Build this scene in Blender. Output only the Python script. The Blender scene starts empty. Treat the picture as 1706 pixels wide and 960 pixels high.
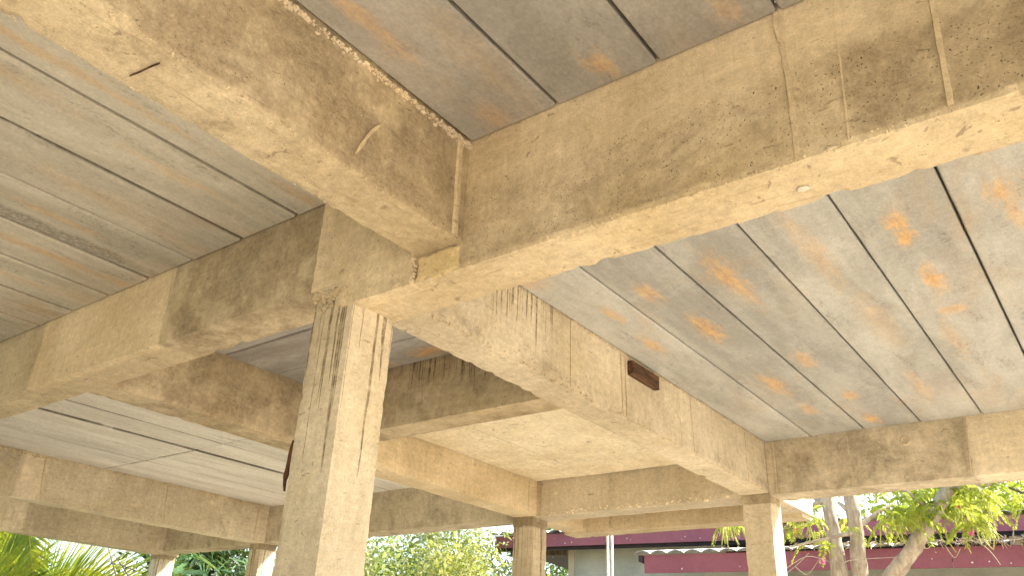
import bpy, math, random
import numpy as np
from mathutils import Vector, Matrix, noise

scene = bpy.context.scene
COL = scene.collection
random.seed(11)
rng = np.random.default_rng(11)
ZS = 3.18                     # height of the slab underside above the ground

# ------------------------------------------------------------------ camera
FPX = 1359.94
YAW, PITCH, ROLL = 0.6604, 0.4540, 0.0475
CAM = Vector((1.977, -1.676, ZS - 1.629))
fw = Vector((-math.sin(YAW) * math.cos(PITCH), math.cos(YAW) * math.cos(PITCH), math.sin(PITCH)))
rt = fw.cross(Vector((0, 0, 1))).normalized()
up = rt.cross(fw)
r2 = rt * math.cos(ROLL) + up * math.sin(ROLL)
u2 = -rt * math.sin(ROLL) + up * math.cos(ROLL)
cd = bpy.data.cameras.new('camera')
cam = bpy.data.objects.new('camera', cd)
COL.objects.link(cam)
m = Matrix((r2, u2, -fw)).transposed().to_4x4()
m.translation = CAM
cam.matrix_world = m
cd.sensor_width = 36.0
cd.sensor_fit = 'HORIZONTAL'
cd.lens = FPX / 1706 * 36
cd.clip_start = 0.05
cd.clip_end = 3000
scene.camera = cam

# ------------------------------------------------------------------ sky, sun, exposure
SUN_AZ = Vector((0.66, 0.751))           # horizontal direction towards the sun
SUN_EL = math.radians(41)
w = bpy.data.worlds.new('World')
scene.world = w
w.use_nodes = True
wn = w.node_tree
bg = wn.nodes['Background']
sky = wn.nodes.new('ShaderNodeTexSky')
sky.sky_type = 'NISHITA'
sky.sun_disc = False
sky.sun_elevation = SUN_EL
sky.sun_rotation = math.atan2(SUN_AZ.x, SUN_AZ.y)
sky.air_density = 1.2
sky.dust_density = 3.0
wn.links.new(sky.outputs[0], bg.inputs[0])
bg.inputs[1].default_value = 0.15
sd = bpy.data.lights.new('sun', 'SUN')
sd.energy = 4.2
sd.angle = math.radians(0.53)
sd.color = (1.0, 0.95, 0.86)
sun = bpy.data.objects.new('sun', sd)
COL.objects.link(sun)
sv = Vector((SUN_AZ.x * math.cos(SUN_EL), SUN_AZ.y * math.cos(SUN_EL), math.sin(SUN_EL)))
sun.rotation_euler = sv.to_track_quat('Z', 'Y').to_euler()
sun.location = (6, 10, 12)
scene.view_settings.view_transform = 'Standard'
scene.view_settings.look = 'None'
scene.view_settings.gamma = 1
scene.view_settings.use_curve_mapping = False
scene.view_settings.exposure = 1.92
scene.render.engine = 'CYCLES'
scene.cycles.use_denoising = True
scene.cycles.max_bounces = 10
scene.cycles.diffuse_bounces = 6
scene.cycles.transmission_bounces = 4
scene.cycles.transparent_max_bounces = 6
scene.cycles.caustics_reflective = False
scene.cycles.caustics_refractive = False
scene.cycles.sample_clamp_indirect = 6

# ------------------------------------------------------------------ pixel helpers (photo pixels -> directions)
def ray(px, py):
    return (r2 * ((px - 853) / FPX) - u2 * ((py - 480) / FPX) + fw)
def at_y(px, py, y):
    d = ray(px, py); return CAM + d * ((y - CAM.y) / d.y)
def at_dist(px, py, dist):
    d = ray(px, py); return CAM + d * (dist / math.hypot(d.x, d.y))

# ------------------------------------------------------------------ node helper
class G:
    def __init__(s, name):
        s.mat = bpy.data.materials.new(name); s.mat.use_nodes = True
        s.nt = s.mat.node_tree
        s.b = s.nt.nodes['Principled BSDF']
        s.out = s.nt.nodes['Material Output']
        s.b.inputs['Specular IOR Level'].default_value = 0.25
        s.pos = s.n('ShaderNodeNewGeometry').outputs['Position']
    def n(s, t, **p):
        x = s.nt.nodes.new(t)
        for k, v in p.items(): setattr(x, k, v)
        return x
    def put(s, sock, v):
        if hasattr(v, 'links') or isinstance(v, bpy.types.NodeSocket): s.nt.links.new(v, sock)
        elif isinstance(v, (tuple, list)) and len(v) == 3 and sock.type == 'RGBA': sock.default_value = (*v, 1)
        else: sock.default_value = v
    def math(s, op, a, b=0.0, c=0.0, clamp=False):
        x = s.n('ShaderNodeMath', operation=op, use_clamp=clamp)
        s.put(x.inputs[0], a); s.put(x.inputs[1], b); s.put(x.inputs[2], c)
        return x.outputs[0]
    def vmath(s, op, a, b=(0, 0, 0)):
        x = s.n('ShaderNodeVectorMath', operation=op)
        s.put(x.inputs[0], a); s.put(x.inputs[1], b)
        return x.outputs['Value'] if op in ('LENGTH', 'DOT_PRODUCT', 'DISTANCE') else x.outputs[0]
    def noise(s, scale, detail=4, rough=0.55, dist=0.0, vec=None, stretch=None):
        x = s.n('ShaderNodeTexNoise')
        v = vec if vec is not None else s.pos
        if stretch: v = s.vmath('MULTIPLY', v, stretch)
        s.put(x.inputs['Vector'], v)
        x.inputs['Scale'].default_value = scale; x.inputs['Detail'].default_value = detail
        x.inputs['Roughness'].default_value = rough; x.inputs['Distortion'].default_value = dist
        return x.outputs['Fac']
    def noise1(s, v, scale, detail=2):
        x = s.n('ShaderNodeTexNoise', noise_dimensions='1D')
        s.put(x.inputs['W'], v); x.inputs['Scale'].default_value = scale; x.inputs['Detail'].default_value = detail
        return x.outputs['Fac']
    def step(s, v, a, b):
        x = s.n('ShaderNodeMapRange', interpolation_type='SMOOTHSTEP')
        s.put(x.inputs['Value'], v)
        x.inputs['From Min'].default_value = a; x.inputs['From Max'].default_value = b
        return x.outputs[0]
    def lin(s, v, a, b, c, d):
        x = s.n('ShaderNodeMapRange')
        s.put(x.inputs['Value'], v)
        for k, q in zip(('From Min', 'From Max', 'To Min', 'To Max'), (a, b, c, d)): x.inputs[k].default_value = q
        return x.outputs[0]
    def mix(s, f, a, b, blend='MIX'):
        x = s.n('ShaderNodeMix', data_type='RGBA', blend_type=blend)
        s.put(x.inputs[0], f); s.put(x.inputs[6], a); s.put(x.inputs[7], b)
        return x.outputs[2]
    def scale(s, col, v):
        x = s.n('ShaderNodeVectorMath', operation='SCALE')
        s.put(x.inputs[0], col); s.put(x.inputs['Scale'], v)
        return x.outputs[0]
    def attr(s, name):
        return s.n('ShaderNodeAttribute', attribute_name=name).outputs['Fac']
    def xyz(s, v=None):
        x = s.n('ShaderNodeSeparateXYZ'); s.put(x.inputs[0], v if v is not None else s.pos)
        return x.outputs
    def voro(s, scale, feature='F1', vec=None):
        x = s.n('ShaderNodeTexVoronoi', feature=feature)
        s.put(x.inputs['Vector'], vec if vec is not None else s.pos); x.inputs['Scale'].default_value = scale
        return x.outputs['Distance']
    def bump(s, h, strength=0.5, dist=0.004):
        x = s.n('ShaderNodeBump'); s.put(x.inputs['Height'], h)
        x.inputs['Strength'].default_value = strength; x.inputs['Distance'].default_value = dist
        s.nt.links.new(x.outputs[0], s.b.inputs['Normal'])
    def done(s, col, rough=0.9):
        s.put(s.b.inputs['Base Color'], col); s.put(s.b.inputs['Roughness'], rough)
        return s.mat

def concrete_mat(name, dark, light, stain, stain_amt, warm=(0.55, 0.435, 0.245)):
    g = G(name)
    n1 = g.noise(1.6, 6, 0.62, 0.3)
    col = g.mix(g.step(n1, 0.34, 0.68), dark, light)
    # warm form-oil blotches
    nw = g.noise(2.7, 5, 0.6, 0.4, vec=g.vmath('ADD', g.pos, (7.3, 1.1, 3.7)))
    col = g.mix(g.math('MULTIPLY', g.step(nw, 0.52, 0.72), 0.5), col, warm)
    # dark weathering clouds, amount raised where the piece carries more grime
    grime = g.attr('grime')
    n2 = g.noise(3.6, 9, 0.68, 0.7, vec=g.vmath('ADD', g.pos, (1.7, 9.2, 4.4)))
    n2b = g.noise(42, 7, 0.78, 0.4)
    st = g.math('MULTIPLY', g.step(g.math('ADD', n2, g.math('MULTIPLY_ADD', grime, 0.22, -0.09)), 0.45, 0.70), g.lin(n2b, 0.34, 0.66, 0.35, 1.0))
    col = g.mix(g.math('MULTIPLY', st, stain_amt), col, stain)
    # pale laitance scuffs
    n4 = g.noise(5.5, 8, 0.72, 0.5, vec=g.vmath('ADD', g.pos, (4.1, 2.2, 8.8)))
    col = g.mix(g.math('MULTIPLY', g.step(n4, 0.60, 0.74), 0.45), col, tuple(min(0.8, c * 1.3 + 0.04) for c in light))
    # fine grain and speckle
    grain = g.noise(150, 3, 0.6)
    mid = g.noise(38, 5, 0.7)
    col = g.scale(col, g.lin(grain, 0.25, 0.75, 0.84, 1.16))
    col = g.scale(col, g.lin(mid, 0.25, 0.75, 0.82, 1.18))
    mot = g.noise(13, 7, 0.74, 0.5, vec=g.vmath('ADD', g.pos, (0.7, 3.9, 6.6)))
    ma = g.math('MULTIPLY', g.math('SUBTRACT', mot, 0.5), g.lin(grime, -0.6, 0.8, 0.25, 0.85))
    col = g.scale(col, g.math('ADD', 1.0, ma))
    # horizontal smears left by the boards and faint vertical wash marks
    hs = g.noise(16, 6, 0.7, 0.25, stretch=(0.35, 0.35, 2.6))
    vs = g.noise(11, 5, 0.68, 0.3, stretch=(2.4, 2.4, 0.22))
    col = g.scale(col, g.lin(hs, 0.28, 0.72, 0.91, 1.09))
    col = g.scale(col, g.lin(vs, 0.28, 0.72, 0.92, 1.08))
    sc = g.noise(40, 3, 0.6, 0.8, stretch=(0.5, 0.5, 1.4), vec=g.vmath('ADD', g.pos, (5.1, 0.3, 1.9)))
    col = g.mix(g.math('MULTIPLY', g.step(sc, 0.655, 0.69), 0.5), col, (0.13, 0.095, 0.06))
    spk = g.noise(75, 4, 0.75, 0.6)
    col = g.mix(g.math('MULTIPLY', g.step(spk, 0.62, 0.70), g.lin(n2, 0.35, 0.65, 0.15, 0.7)), col, (0.10, 0.072, 0.045))
    lsp = g.noise(52, 5, 0.75, 0.3, vec=g.vmath('ADD', g.pos, (2.2, 6.1, 5.5)))
    col = g.mix(g.math('MULTIPLY', g.step(lsp, 0.64, 0.72), 0.55), col, tuple(min(0.8, c * 1.3 + 0.05) for c in light))
    # bug holes
    pit = g.attr('pit')
    dn = g.n('ShaderNodeTexNoise'); g.put(dn.inputs['Vector'], g.pos); dn.inputs['Scale'].default_value = 70; dn.inputs['Detail'].default_value = 3
    pv = g.voro(96, vec=g.vmath('ADD', g.pos, g.scale(dn.outputs['Color'], 0.016)))
    pm = g.math('MULTIPLY', g.math('SUBTRACT', 1.0, g.step(pv, 0.08, 0.24)),
                g.step(g.math('ADD', g.noise(19, 5, 0.75), g.math('MULTIPLY', pit, 0.15)), 0.57, 0.66))
    col = g.mix(g.math('MULTIPLY', pm, 0.9), col, (0.05, 0.036, 0.024))
    # wood-grain print of the shuttering on the undersides
    nz = g.n('ShaderNodeSeparateXYZ'); g.put(nz.inputs[0], g.n('ShaderNodeNewGeometry').outputs['True Normal'])
    under = g.step(g.math('MULTIPLY', nz.outputs[2], -1.0), 0.6, 0.9)
    ax = g.attr('alongy')
    gx = g.noise(9, 5, 0.65, 0.3, stretch=(0.55, 7, 7)); gy = g.noise(9, 5, 0.65, 0.3, stretch=(7, 0.55, 7))
    gr = g.math('ADD', g.math('MULTIPLY', gx, g.math('SUBTRACT', 1.0, ax)), g.math('MULTIPLY', gy, ax))
    col = g.mix(g.math('MULTIPLY', g.math('MULTIPLY', g.step(gr, 0.58, 0.70), under), 0.40), col, (0.24, 0.15, 0.075))
    # runs of slurry and rain water down the faces
    drip = g.attr('drip'); below = g.attr('below')
    x, y, z = g.xyz()
    wob = g.math('MULTIPLY', g.math('SUBTRACT', g.noise(6, 2), 0.5), 0.012)
    h = g.math('ADD', g.math('ADD', x, y), wob)
    line = g.math('SUBTRACT', 1.0, g.step(g.math('ABSOLUTE', g.math('SUBTRACT', g.noise1(h, 27, 1), 0.5)), 0.014, 0.044))
    wide = g.math('MULTIPLY', g.step(g.noise1(g.math('ADD', h, 3.3), 26, 2), 0.60, 0.70), 0.30)
    ln = g.math('MULTIPLY', g.lin(g.noise1(g.math('ADD', h, 9.1), 31, 1), 0.30, 0.70, 0.04, 0.66), drip)
    rag = g.math('MULTIPLY', g.math('SUBTRACT', g.noise(24, 4, 0.7), 0.5), 0.10)
    fade = g.step(g.math('SUBTRACT', g.math('ADD', ln, rag), below), -0.01, 0.06)
    thin = g.lin(g.noise(33, 3, 0.6), 0.3, 0.6, 0.35, 1.0)
    dm = g.math('MULTIPLY', g.math('MULTIPLY', g.math('MAXIMUM', line, g.math('MULTIPLY', wide, g.step(drip, 0.92, 1.0))), fade), g.math('MULTIPLY', thin, g.step(drip, 0.02, 0.15)), clamp=True)
    col = g.mix(g.math('MULTIPLY', dm, 0.86), col, (0.115, 0.08, 0.04))
    col = g.scale(col, g.attr('tone'))
    # relief
    hh = g.math('ADD', g.math('MULTIPLY', grain, 0.25), g.math('MULTIPLY', mid, 0.7))
    hh = g.math('SUBTRACT', hh, g.math('MULTIPLY', pm, 1.4))
    hh = g.math('ADD', hh, g.math('MULTIPLY', g.math('MULTIPLY', gr, under), 0.8))
    g.bump(hh, 0.45, 0.006)
    return g.done(col, 0.93)

def plank_mat(name, dark, light, rust_spots, stretch, rust_amt=1.0, streak_amt=0.5, grime_spots=(), joint=None, joints=()):
    g = G(name)
    oi = g.n('ShaderNodeObjectInfo').outputs['Random']
    n1 = g.noise(1.8, 7, 0.65, 0.3, stretch=stretch)
    col = g.mix(g.step(n1, 0.33, 0.67), dark, light)
    col = g.scale(col, g.lin(oi, 0, 1, 0.90, 1.10))
    # dark moulding blotches
    n2 = g.noise(4.5, 9, 0.72, 0.4, stretch=stretch)
    fl = g.noise(60, 6, 0.75)
    m2 = g.math('MULTIPLY', g.step(n2, 0.50, 0.68), g.step(fl, 0.44, 0.60))
    for cx, cy, rx, ry in grime_spots:
        d = g.vmath('MULTIPLY', g.vmath('SUBTRACT', g.pos, (cx, cy, ZS)), (1 / rx, 1 / ry, 0))
        d = g.math('ADD', g.vmath('LENGTH', d), g.lin(g.noise(9, 5, 0.7), 0.2, 0.8, -0.45, 0.45))
        m2 = g.math('MAXIMUM', m2, g.math('MULTIPLY', g.math('SUBTRACT', 1.0, g.step(d, 0.5, 1.15)), g.step(fl, 0.36, 0.56)))
    col = g.mix(g.math('MULTIPLY', m2, 0.55), col, (0.075, 0.065, 0.055))
    X_ = g.xyz()[0]
    jm = None
    if joint is not None:
        dj = g.math('PINGPONG', g.math('SUBTRACT', X_, joint), 0.175)
        jm = g.math('SUBTRACT', 1.0, g.step(dj, 0.004, 0.013))
    for jx, jw in joints:
        k = g.math('SUBTRACT', 1.0, g.step(g.math('ABSOLUTE', g.math('SUBTRACT', X_, jx)), jw * 0.5, jw))
        jm = k if jm is None else g.math('MAXIMUM', jm, k)
    if jm is not None:
        jm = g.math('MULTIPLY', jm, g.lin(g.noise(7, 5, 0.7), 0.3, 0.6, 0.60, 0.92))
        col = g.mix(jm, col, (0.05, 0.043, 0.035))
    # pale haze of lime
    n3 = g.noise(3.1, 6, 0.7, 0.5, vec=g.vmath('ADD', g.pos, (3, 5, 1)))
    col = g.mix(g.math('MULTIPLY', g.step(n3, 0.57, 0.72), 0.35), col, tuple(c * 1.25 for c in light))
    # thin tan film and elongated rust smears
    n5 = g.noise(2.6, 6, 0.66, 0.4, stretch=tuple(1.0 if c == max(stretch) else 0.45 for c in stretch), vec=g.vmath('ADD', g.pos, (8, 2, 0)))
    col = g.mix(g.math('MULTIPLY', g.step(n5, 0.50, 0.70), streak_amt), col, (0.44, 0.27, 0.11))
    rn = g.noise(16, 7, 0.75, 0.5, stretch=stretch)
    rm = None
    for cx, cy, rx, ry, s in rust_spots:
        rx *= 0.85; ry *= 1.5
        d = g.vmath('MULTIPLY', g.vmath('SUBTRACT', g.pos, (cx, cy, ZS)), (1 / rx, 1 / ry, 0))
        d = g.math('ADD', g.vmath('LENGTH', d), g.lin(rn, 0.25, 0.75, -1.0, 1.0))
        k = g.math('MULTIPLY', g.math('SUBTRACT', 1.0, g.step(d, 0.05, 1.35)), s * rust_amt)
        rm = k if rm is None else g.math('MAXIMUM', rm, k)
    if rm is not None:
        col = g.mix(rm, col, g.mix(g.step(rn, 0.42, 0.66), (0.60, 0.38, 0.16), (0.50, 0.22, 0.04)))
    grain = g.noise(120, 4, 0.65, stretch=tuple(1.0 if c == max(stretch) else 0.6 for c in stretch))
    mid = g.noise(30, 6, 0.72)
    col = g.scale(col, g.lin(grain, 0.25, 0.75, 0.86, 1.14))
    col = g.scale(col, g.lin(mid, 0.25, 0.75, 0.88, 1.12))
    g.bump(g.math('ADD', g.math('MULTIPLY', grain, 0.5), mid), 0.3, 0.004)
    return g.done(col, 0.92)

def plain_mat(name, a, b, scale=6, rough=0.85, stretch=None, bump=0.3, spec=0.25, bscale=40):
    g = G(name)
    n1 = g.noise(scale, 6, 0.65, 0.3, stretch=stretch)
    col = g.mix(g.step(n1, 0.3, 0.7), a, b)
    f = g.noise(bscale, 5, 0.7, stretch=stretch)
    col = g.scale(col, g.lin(f, 0.25, 0.75, 0.88, 1.12))
    g.b.inputs['Specular IOR Level'].default_value = spec
    g.bump(f, bump, 0.004)
    return g.done(col, rough)

def leaf_mat(name, a, b, trans=0.45, rough=0.5):
    g = G(name)
    n = g.noise(2.3, 3, 0.6)
    n2 = g.noise(31, 2, 0.6)
    col = g.mix(g.step(n, 0.35, 0.65), a, b)
    col = g.scale(col, g.lin(n2, 0.25, 0.75, 0.7, 1.3))
    g.done(col, rough)
    g.b.inputs['Specular IOR Level'].default_value = 0.4
    t = g.n('ShaderNodeBsdfTranslucent')
    g.put(t.inputs['Color'], g.mix(0.35, col, (0.30, 0.36, 0.04)))
    mx = g.n('ShaderNodeMixShader'); mx.inputs[0].default_value = trans
    g.nt.links.new(g.b.outputs[0], mx.inputs[1]); g.nt.links.new(t.outputs[0], mx.inputs[2])
    g.nt.links.new(mx.outputs[0], g.out.inputs[0])
    return g.mat

M = {}
M['beam'] = concrete_mat('beam_concrete', (0.455, 0.365, 0.228), (0.60, 0.50, 0.34), (0.20, 0.145, 0.085), 0.72)
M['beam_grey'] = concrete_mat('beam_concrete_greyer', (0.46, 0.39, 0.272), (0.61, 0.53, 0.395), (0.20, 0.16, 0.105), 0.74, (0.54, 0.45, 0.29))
M['patch'] = concrete_mat('patch_mortar', (0.52, 0.41, 0.22), (0.62, 0.50, 0.31), (0.36, 0.27, 0.14), 0.5)
M['mortar'] = concrete_mat('crumb_mortar', (0.46, 0.38, 0.27), (0.56, 0.47, 0.34), (0.3, 0.23, 0.15), 0.3)
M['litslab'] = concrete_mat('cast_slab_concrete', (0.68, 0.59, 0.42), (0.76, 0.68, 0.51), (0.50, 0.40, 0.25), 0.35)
RUST_FAR = [(1.50, 1.27, .05, .06, .9), (1.50, 1.40, .05, .06, 1), (1.51, 1.83, .05, .10, 1), (1.51, 2.19, .07, .04, .7), (1.85, 1.24, .06, .06, .8),
            (1.87, 1.40, .04, .10, .6), (.79, 1.42, .06, .22, .7), (.48, 1.85, .07, .14, .8), (.43, 1.34, .06, .08, .7), (1.17, 1.36, .06, .30, .4),
            (.47, 2.77, .07, .14, .75), (.74, 2.48, .06, .1, .7), (.15, 1.89, .05, .09, .8), (.17, 1.45, .04, .09, .7), (.77, 3.18, .05, .08, .7),
            (.75, 3.69, .06, .08, .9), (.48, 3.31, .06, .1, .6), (1.15, 3.16, .06, .2, .4), (1.45, 2.57, .06, .2, .35), (1.2, 2.2, .08, .3, .3), (.05, .9, .1, .1, .7), (.35, .75, .08, .08, .5)]
RUST_LEFT = [(-.31, -1.05, .03, .35, .8), (.05, -.9, .03, .2, .6), (-.28, -.1, .04, .12, .7), (-1.26, -.55, .03, .16, .8), (-.56, -.42, .04, .16, .6), (-1.62, -.40, .05, .30, .8),
             (-1.62, -.08, .06, .10, .7), (-2.0, -.38, .05, .25, .6), (-.5, -1.1, .06, .2, .4), (-.95, -.5, .07, .25, .4), (-1.0, -.2, .06, .2, .3), (-2.3, -.12, .1, .1, .5), (-1.95, -.08, .1, .1, .5)]
RUST_TOP = [(.59, -.62, .04, .16, .5), (1.03, -.09, .05, .05, .6), (.62, -.06, .06, .06, .4), (1.41, -.08, .05, .05, .4), (.75, -.3, .08, .2, .2)]
M['plank_far'] = plank_mat('plank_concrete_far_bay', (0.31, 0.308, 0.285), (0.43, 0.428, 0.40), RUST_FAR, (2.6, 0.6, 2), 0.8, 0.24)
M['plank_left'] = plank_mat('plank_concrete_left_bay', (0.43, 0.395, 0.32), (0.57, 0.535, 0.45), RUST_LEFT, (3.0, 0.55, 2), 0.55, 0.26, [(-1.40, -.45, .06, .5)], joint=-.4074)
M['plank_right'] = plank_mat('plank_concrete_right_bay', (0.225, 0.212, 0.185), (0.325, 0.308, 0.275), RUST_TOP, (2.0, 0.8, 2), 0.8, 0.12)
M['plank_mid'] = plank_mat('plank_concrete_middle_bay', (0.27, 0.26, 0.245), (0.42, 0.41, 0.385), [(-.93, 1.36, .16, .05, .8), (-1.3, 1.4, .12, .04, .4)], (0.6, 2.4, 2), 0.9, 0.1)
M['plank_pale'] = plank_mat('plank_concrete_pale_bay', (0.54, 0.515, 0.455), (0.66, 0.64, 0.585), [], (3.2, 0.45, 2), 0, 0.06, joints=[(-4.108, .028), (-3.74, .012), (-4.605, .007), (-3.22, .010), (-5.1, .012), (-4.85, .006)])
M['topping'] = plain_mat('topping_concrete', (0.26, 0.24, 0.2), (0.34, 0.32, 0.28), 3)
M['wood'] = plain_mat('old_wood', (0.025, 0.014, 0.009), (0.15, 0.075, 0.036), 7, 0.8, (6, 0.7, 6), 0.7, 0.3, 22)
M['rustwood'] = plain_mat('rotten_wood', (0.05, 0.022, 0.012), (0.13, 0.055, 0.03), 20, 0.85, (2, 2, 0.6), 0.7)
M['fascia'] = plain_mat('maroon_fascia_paint', (0.215, 0.058, 0.074), (0.265, 0.08, 0.096), 2.2, 0.55, None, 0.15, 0.4, 25)
M['speck'] = plain_mat('peeled_paint_speck', (0.6, 0.5, 0.5), (0.7, 0.62, 0.6), 9)
M['plaster'] = plain_mat('green_grey_plaster', (0.32, 0.325, 0.265), (0.45, 0.445, 0.375), 1.6, 0.9, (1, 1, 1.6), 0.5)
M['plaster_trim'] = plain_mat('pale_plaster', (0.42, 0.36, 0.27), (0.5, 0.44, 0.34), 3)
M['roofing'] = plain_mat('galvanised_roofing', (0.50, 0.49, 0.47), (0.68, 0.67, 0.65), 2.5, 0.45, None, 0.1, 0.5)
M['darksteel'] = plain_mat('dark_steel', (0.02, 0.018, 0.02), (0.045, 0.03, 0.035), 4, 0.7)
M['flash'] = plain_mat('grey_flashing', (0.17, 0.185, 0.18), (0.26, 0.275, 0.265), 5, 0.55, None, 0.1, 0.5)
M['litter'] = plain_mat('dry_litter', (0.26, 0.19, 0.11), (0.46, 0.37, 0.25), 14, 0.9)
M['pvc'] = plain_mat('white_pvc', (0.74, 0.74, 0.74), (0.8, 0.8, 0.8), 3, 0.4, None, 0.05, 0.5)
M['bark'] = plain_mat('grey_brown_bark', (0.25, 0.195, 0.135), (0.50, 0.43, 0.335), 7, 0.95, (3, 3, 1.0), 1.0, 0.2, 16)
M['barkdark'] = plain_mat('dark_bark', (0.08, 0.06, 0.04), (0.16, 0.12, 0.085), 7, 0.95, (3, 3, 1.0), 0.8)
M['twig'] = plain_mat('dry_twig', (0.36, 0.30, 0.22), (0.5, 0.44, 0.35), 12)
M['palm_leaf'] = leaf_mat('palm_leaflet', (0.20, 0.27, 0.015), (0.42, 0.42, 0.02), 0.5)
M['rachis'] = plain_mat('palm_rachis', (0.34, 0.30, 0.04), (0.46, 0.38, 0.07), 6, 0.5)
M['bamboo_leaf'] = leaf_mat('bamboo_leaf', (0.06, 0.15, 0.05), (0.15, 0.26, 0.12), 0.3, 0.3)
M['dark_leaf'] = leaf_mat('dark_leaf', (0.018, 0.045, 0.012), (0.05, 0.09, 0.02), 0.25)
M['sunlit_leaf'] = leaf_mat('sunlit_leaf', (0.20, 0.27, 0.04), (0.46, 0.46, 0.24), 0.45, 0.3)  # pale tone puts blown-out sun on the leaves into their colour
M['yellow_leaf'] = leaf_mat('yellow_green_leaf', (0.26, 0.30, 0.03), (0.46, 0.43, 0.15), 0.45, 0.4)
M['mid_leaf'] = leaf_mat('mid_green_leaf', (0.07, 0.14, 0.025), (0.15, 0.22, 0.045), 0.4)
M['pinnate_leaf'] = leaf_mat('pinnate_leaf', (0.26, 0.34, 0.03), (0.46, 0.48, 0.07), 0.55)
M['pod'] = plain_mat('yellow_green_pod', (0.32, 0.36, 0.06), (0.42, 0.42, 0.10), 8, 0.6)
M['petal'] = leaf_mat('red_petal', (0.55, 0.03, 0.03), (0.6, 0.06, 0.08), 0.4)
M['petal_pink'] = leaf_mat('pink_petal', (0.6, 0.10, 0.25), (0.65, 0.15, 0.35), 0.4)

# ground
gm = G('dry_ground')
gn = gm.noise(0.35, 8, 0.65, 0.4)
gcol = gm.mix(gm.step(gn, 0.35, 0.65), (0.47, 0.40, 0.30), (0.60, 0.53, 0.42))
ggr = gm.noise(0.9, 7, 0.7, 0.3)
gcol = gm.mix(gm.math('MULTIPLY', gm.step(ggr, 0.60, 0.70), 0.6), gcol, (0.10, 0.13, 0.04))
added_lawn = gm.math('MULTIPLY', gm.step(gm.math('ADD', gm.math('MULTIPLY', gm.xyz()[0], -1.0), gm.math('MULTIPLY', gm.noise(0.8, 4), 1.5)), 8.0, 9.5), 0.85)  # unseen green at far left, added to dim the light bounced up
gcol = gm.mix(added_lawn, gcol, (0.10, 0.13, 0.035))
gcol = gm.scale(gcol, gm.lin(gm.noise(25, 6, 0.7), 0.25, 0.75, 0.8, 1.2))
gm.bump(gm.noise(12, 8, 0.7), 0.6, 0.03)
M['ground'] = gm.done(gcol, 0.95)

# ------------------------------------------------------------------ mesh helpers
def link(name, verts, faces, mat, parent=None, attrs=None, smooth=False):
    me = bpy.data.meshes.new(name)
    me.from_pydata([tuple(v) for v in verts], [], faces)
    if attrs:
        for k, vals in attrs.items():
            a = me.attributes.new(k, 'FLOAT', 'POINT')
            a.data.foreach_set('value', np.asarray(vals, dtype=np.float32))
    if mat: me.materials.append(mat)
    if smooth: me.polygons.foreach_set('use_smooth', [True] * len(me.polygons))
    me.update()
    o = bpy.data.objects.new(name, me)
    COL.objects.link(o)
    if parent: o.parent = parent; o.matrix_parent_inverse = parent.matrix_world.inverted()
    return o

def empty(name, loc, label, cat, group=None):
    o = bpy.data.objects.new(name, None)
    COL.objects.link(o); o.location = loc
    o.empty_display_size = 0.2
    tag(o, label, cat, group)
    bpy.context.view_layer.update()
    return o

def tag(o, label, cat, group=None):
    o['label'] = label; o['category'] = cat
    if group: o['group'] = group
    return o

def nz(p, f, s=0.0):
    return noise.noise((p[0] * f + s, p[1] * f + s * 1.7, p[2] * f - s))

def cbox(name, a, b, mat, parent, res=0.03, amp=0.003, chip=0.010, seed=0.0, tone=None, pit=None, grime=None, drip=None, top=None, alongy=False):
    """a cast concrete block: lattice box with uneven faces and chipped arrises; a/b relative to the slab underside"""
    lo = np.array([min(p, q) for p, q in zip(a, b)]); hi = np.array([max(p, q) for p, q in zip(a, b)])
    lo[2] += ZS; hi[2] += ZS
    n = [max(2, int(round((hi[i] - lo[i]) / res))) for i in range(3)]
    n = [min(n[i], 260) for i in range(3)]
    idx = {}; V = []; F = []; A = {k: [] for k in ('tone', 'pit', 'grime', 'drip', 'below', 'alongy')}
    ztop = (top + ZS) if top is not None else hi[2]
    def vert(k):
        if k in idx: return idx[k]
        p = [lo[i] + (hi[i] - lo[i]) * k[i] / n[i] for i in range(3)]
        nn = [(-1 if k[i] == 0 else (1 if k[i] == n[i] else 0)) for i in range(3)]
        cnt = sum(1 for c in nn if c)
        q = list(p)
        d = amp * (nz(p, 1.3, seed) * 0.7 + nz(p, 9, seed + 3) * 0.25 + nz(p, 30, seed + 5) * 0.3)
        c = 0.0
        if cnt >= 2:
            c = chip * (0.10 + max(0, nz(p, 19, seed + 9) - 0.36) * 2.0 + max(0, nz(p, 53, seed + 1)) * 0.30)
        for i in range(3):
            q[i] += nn[i] * (d - c)
        idx[k] = len(V); V.append(q)
        r = (p[0], p[1], p[2] - ZS)
        A['tone'].append(tone(*r) if tone else 1.0)
        A['pit'].append(pit(*r) if callable(pit) else (pit or 0.0))
        A['grime'].append(grime(*r) if callable(grime) else (grime or 0.0))
        A['drip'].append(drip(*r) if callable(drip) else (drip or 0.0))
        A['below'].append(ztop - p[2]); A['alongy'].append(1.0 if alongy else 0.0)
        return idx[k]
    for ax in range(3):
        u, v = (ax + 1) % 3, (ax + 2) % 3
        for side in (0, n[ax]):
            for i in range(n[u]):
                for j in range(n[v]):
                    ks = []
                    for di, dj in ((0, 0), (1, 0), (1, 1), (0, 1)):
                        k = [0, 0, 0]; k[ax] = side; k[u] = i + di; k[v] = j + dj
                        ks.append(vert(tuple(k)))
                    F.append(ks if side else ks[::-1])
    return link(name, V, F, mat, parent, A, smooth=False)

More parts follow.
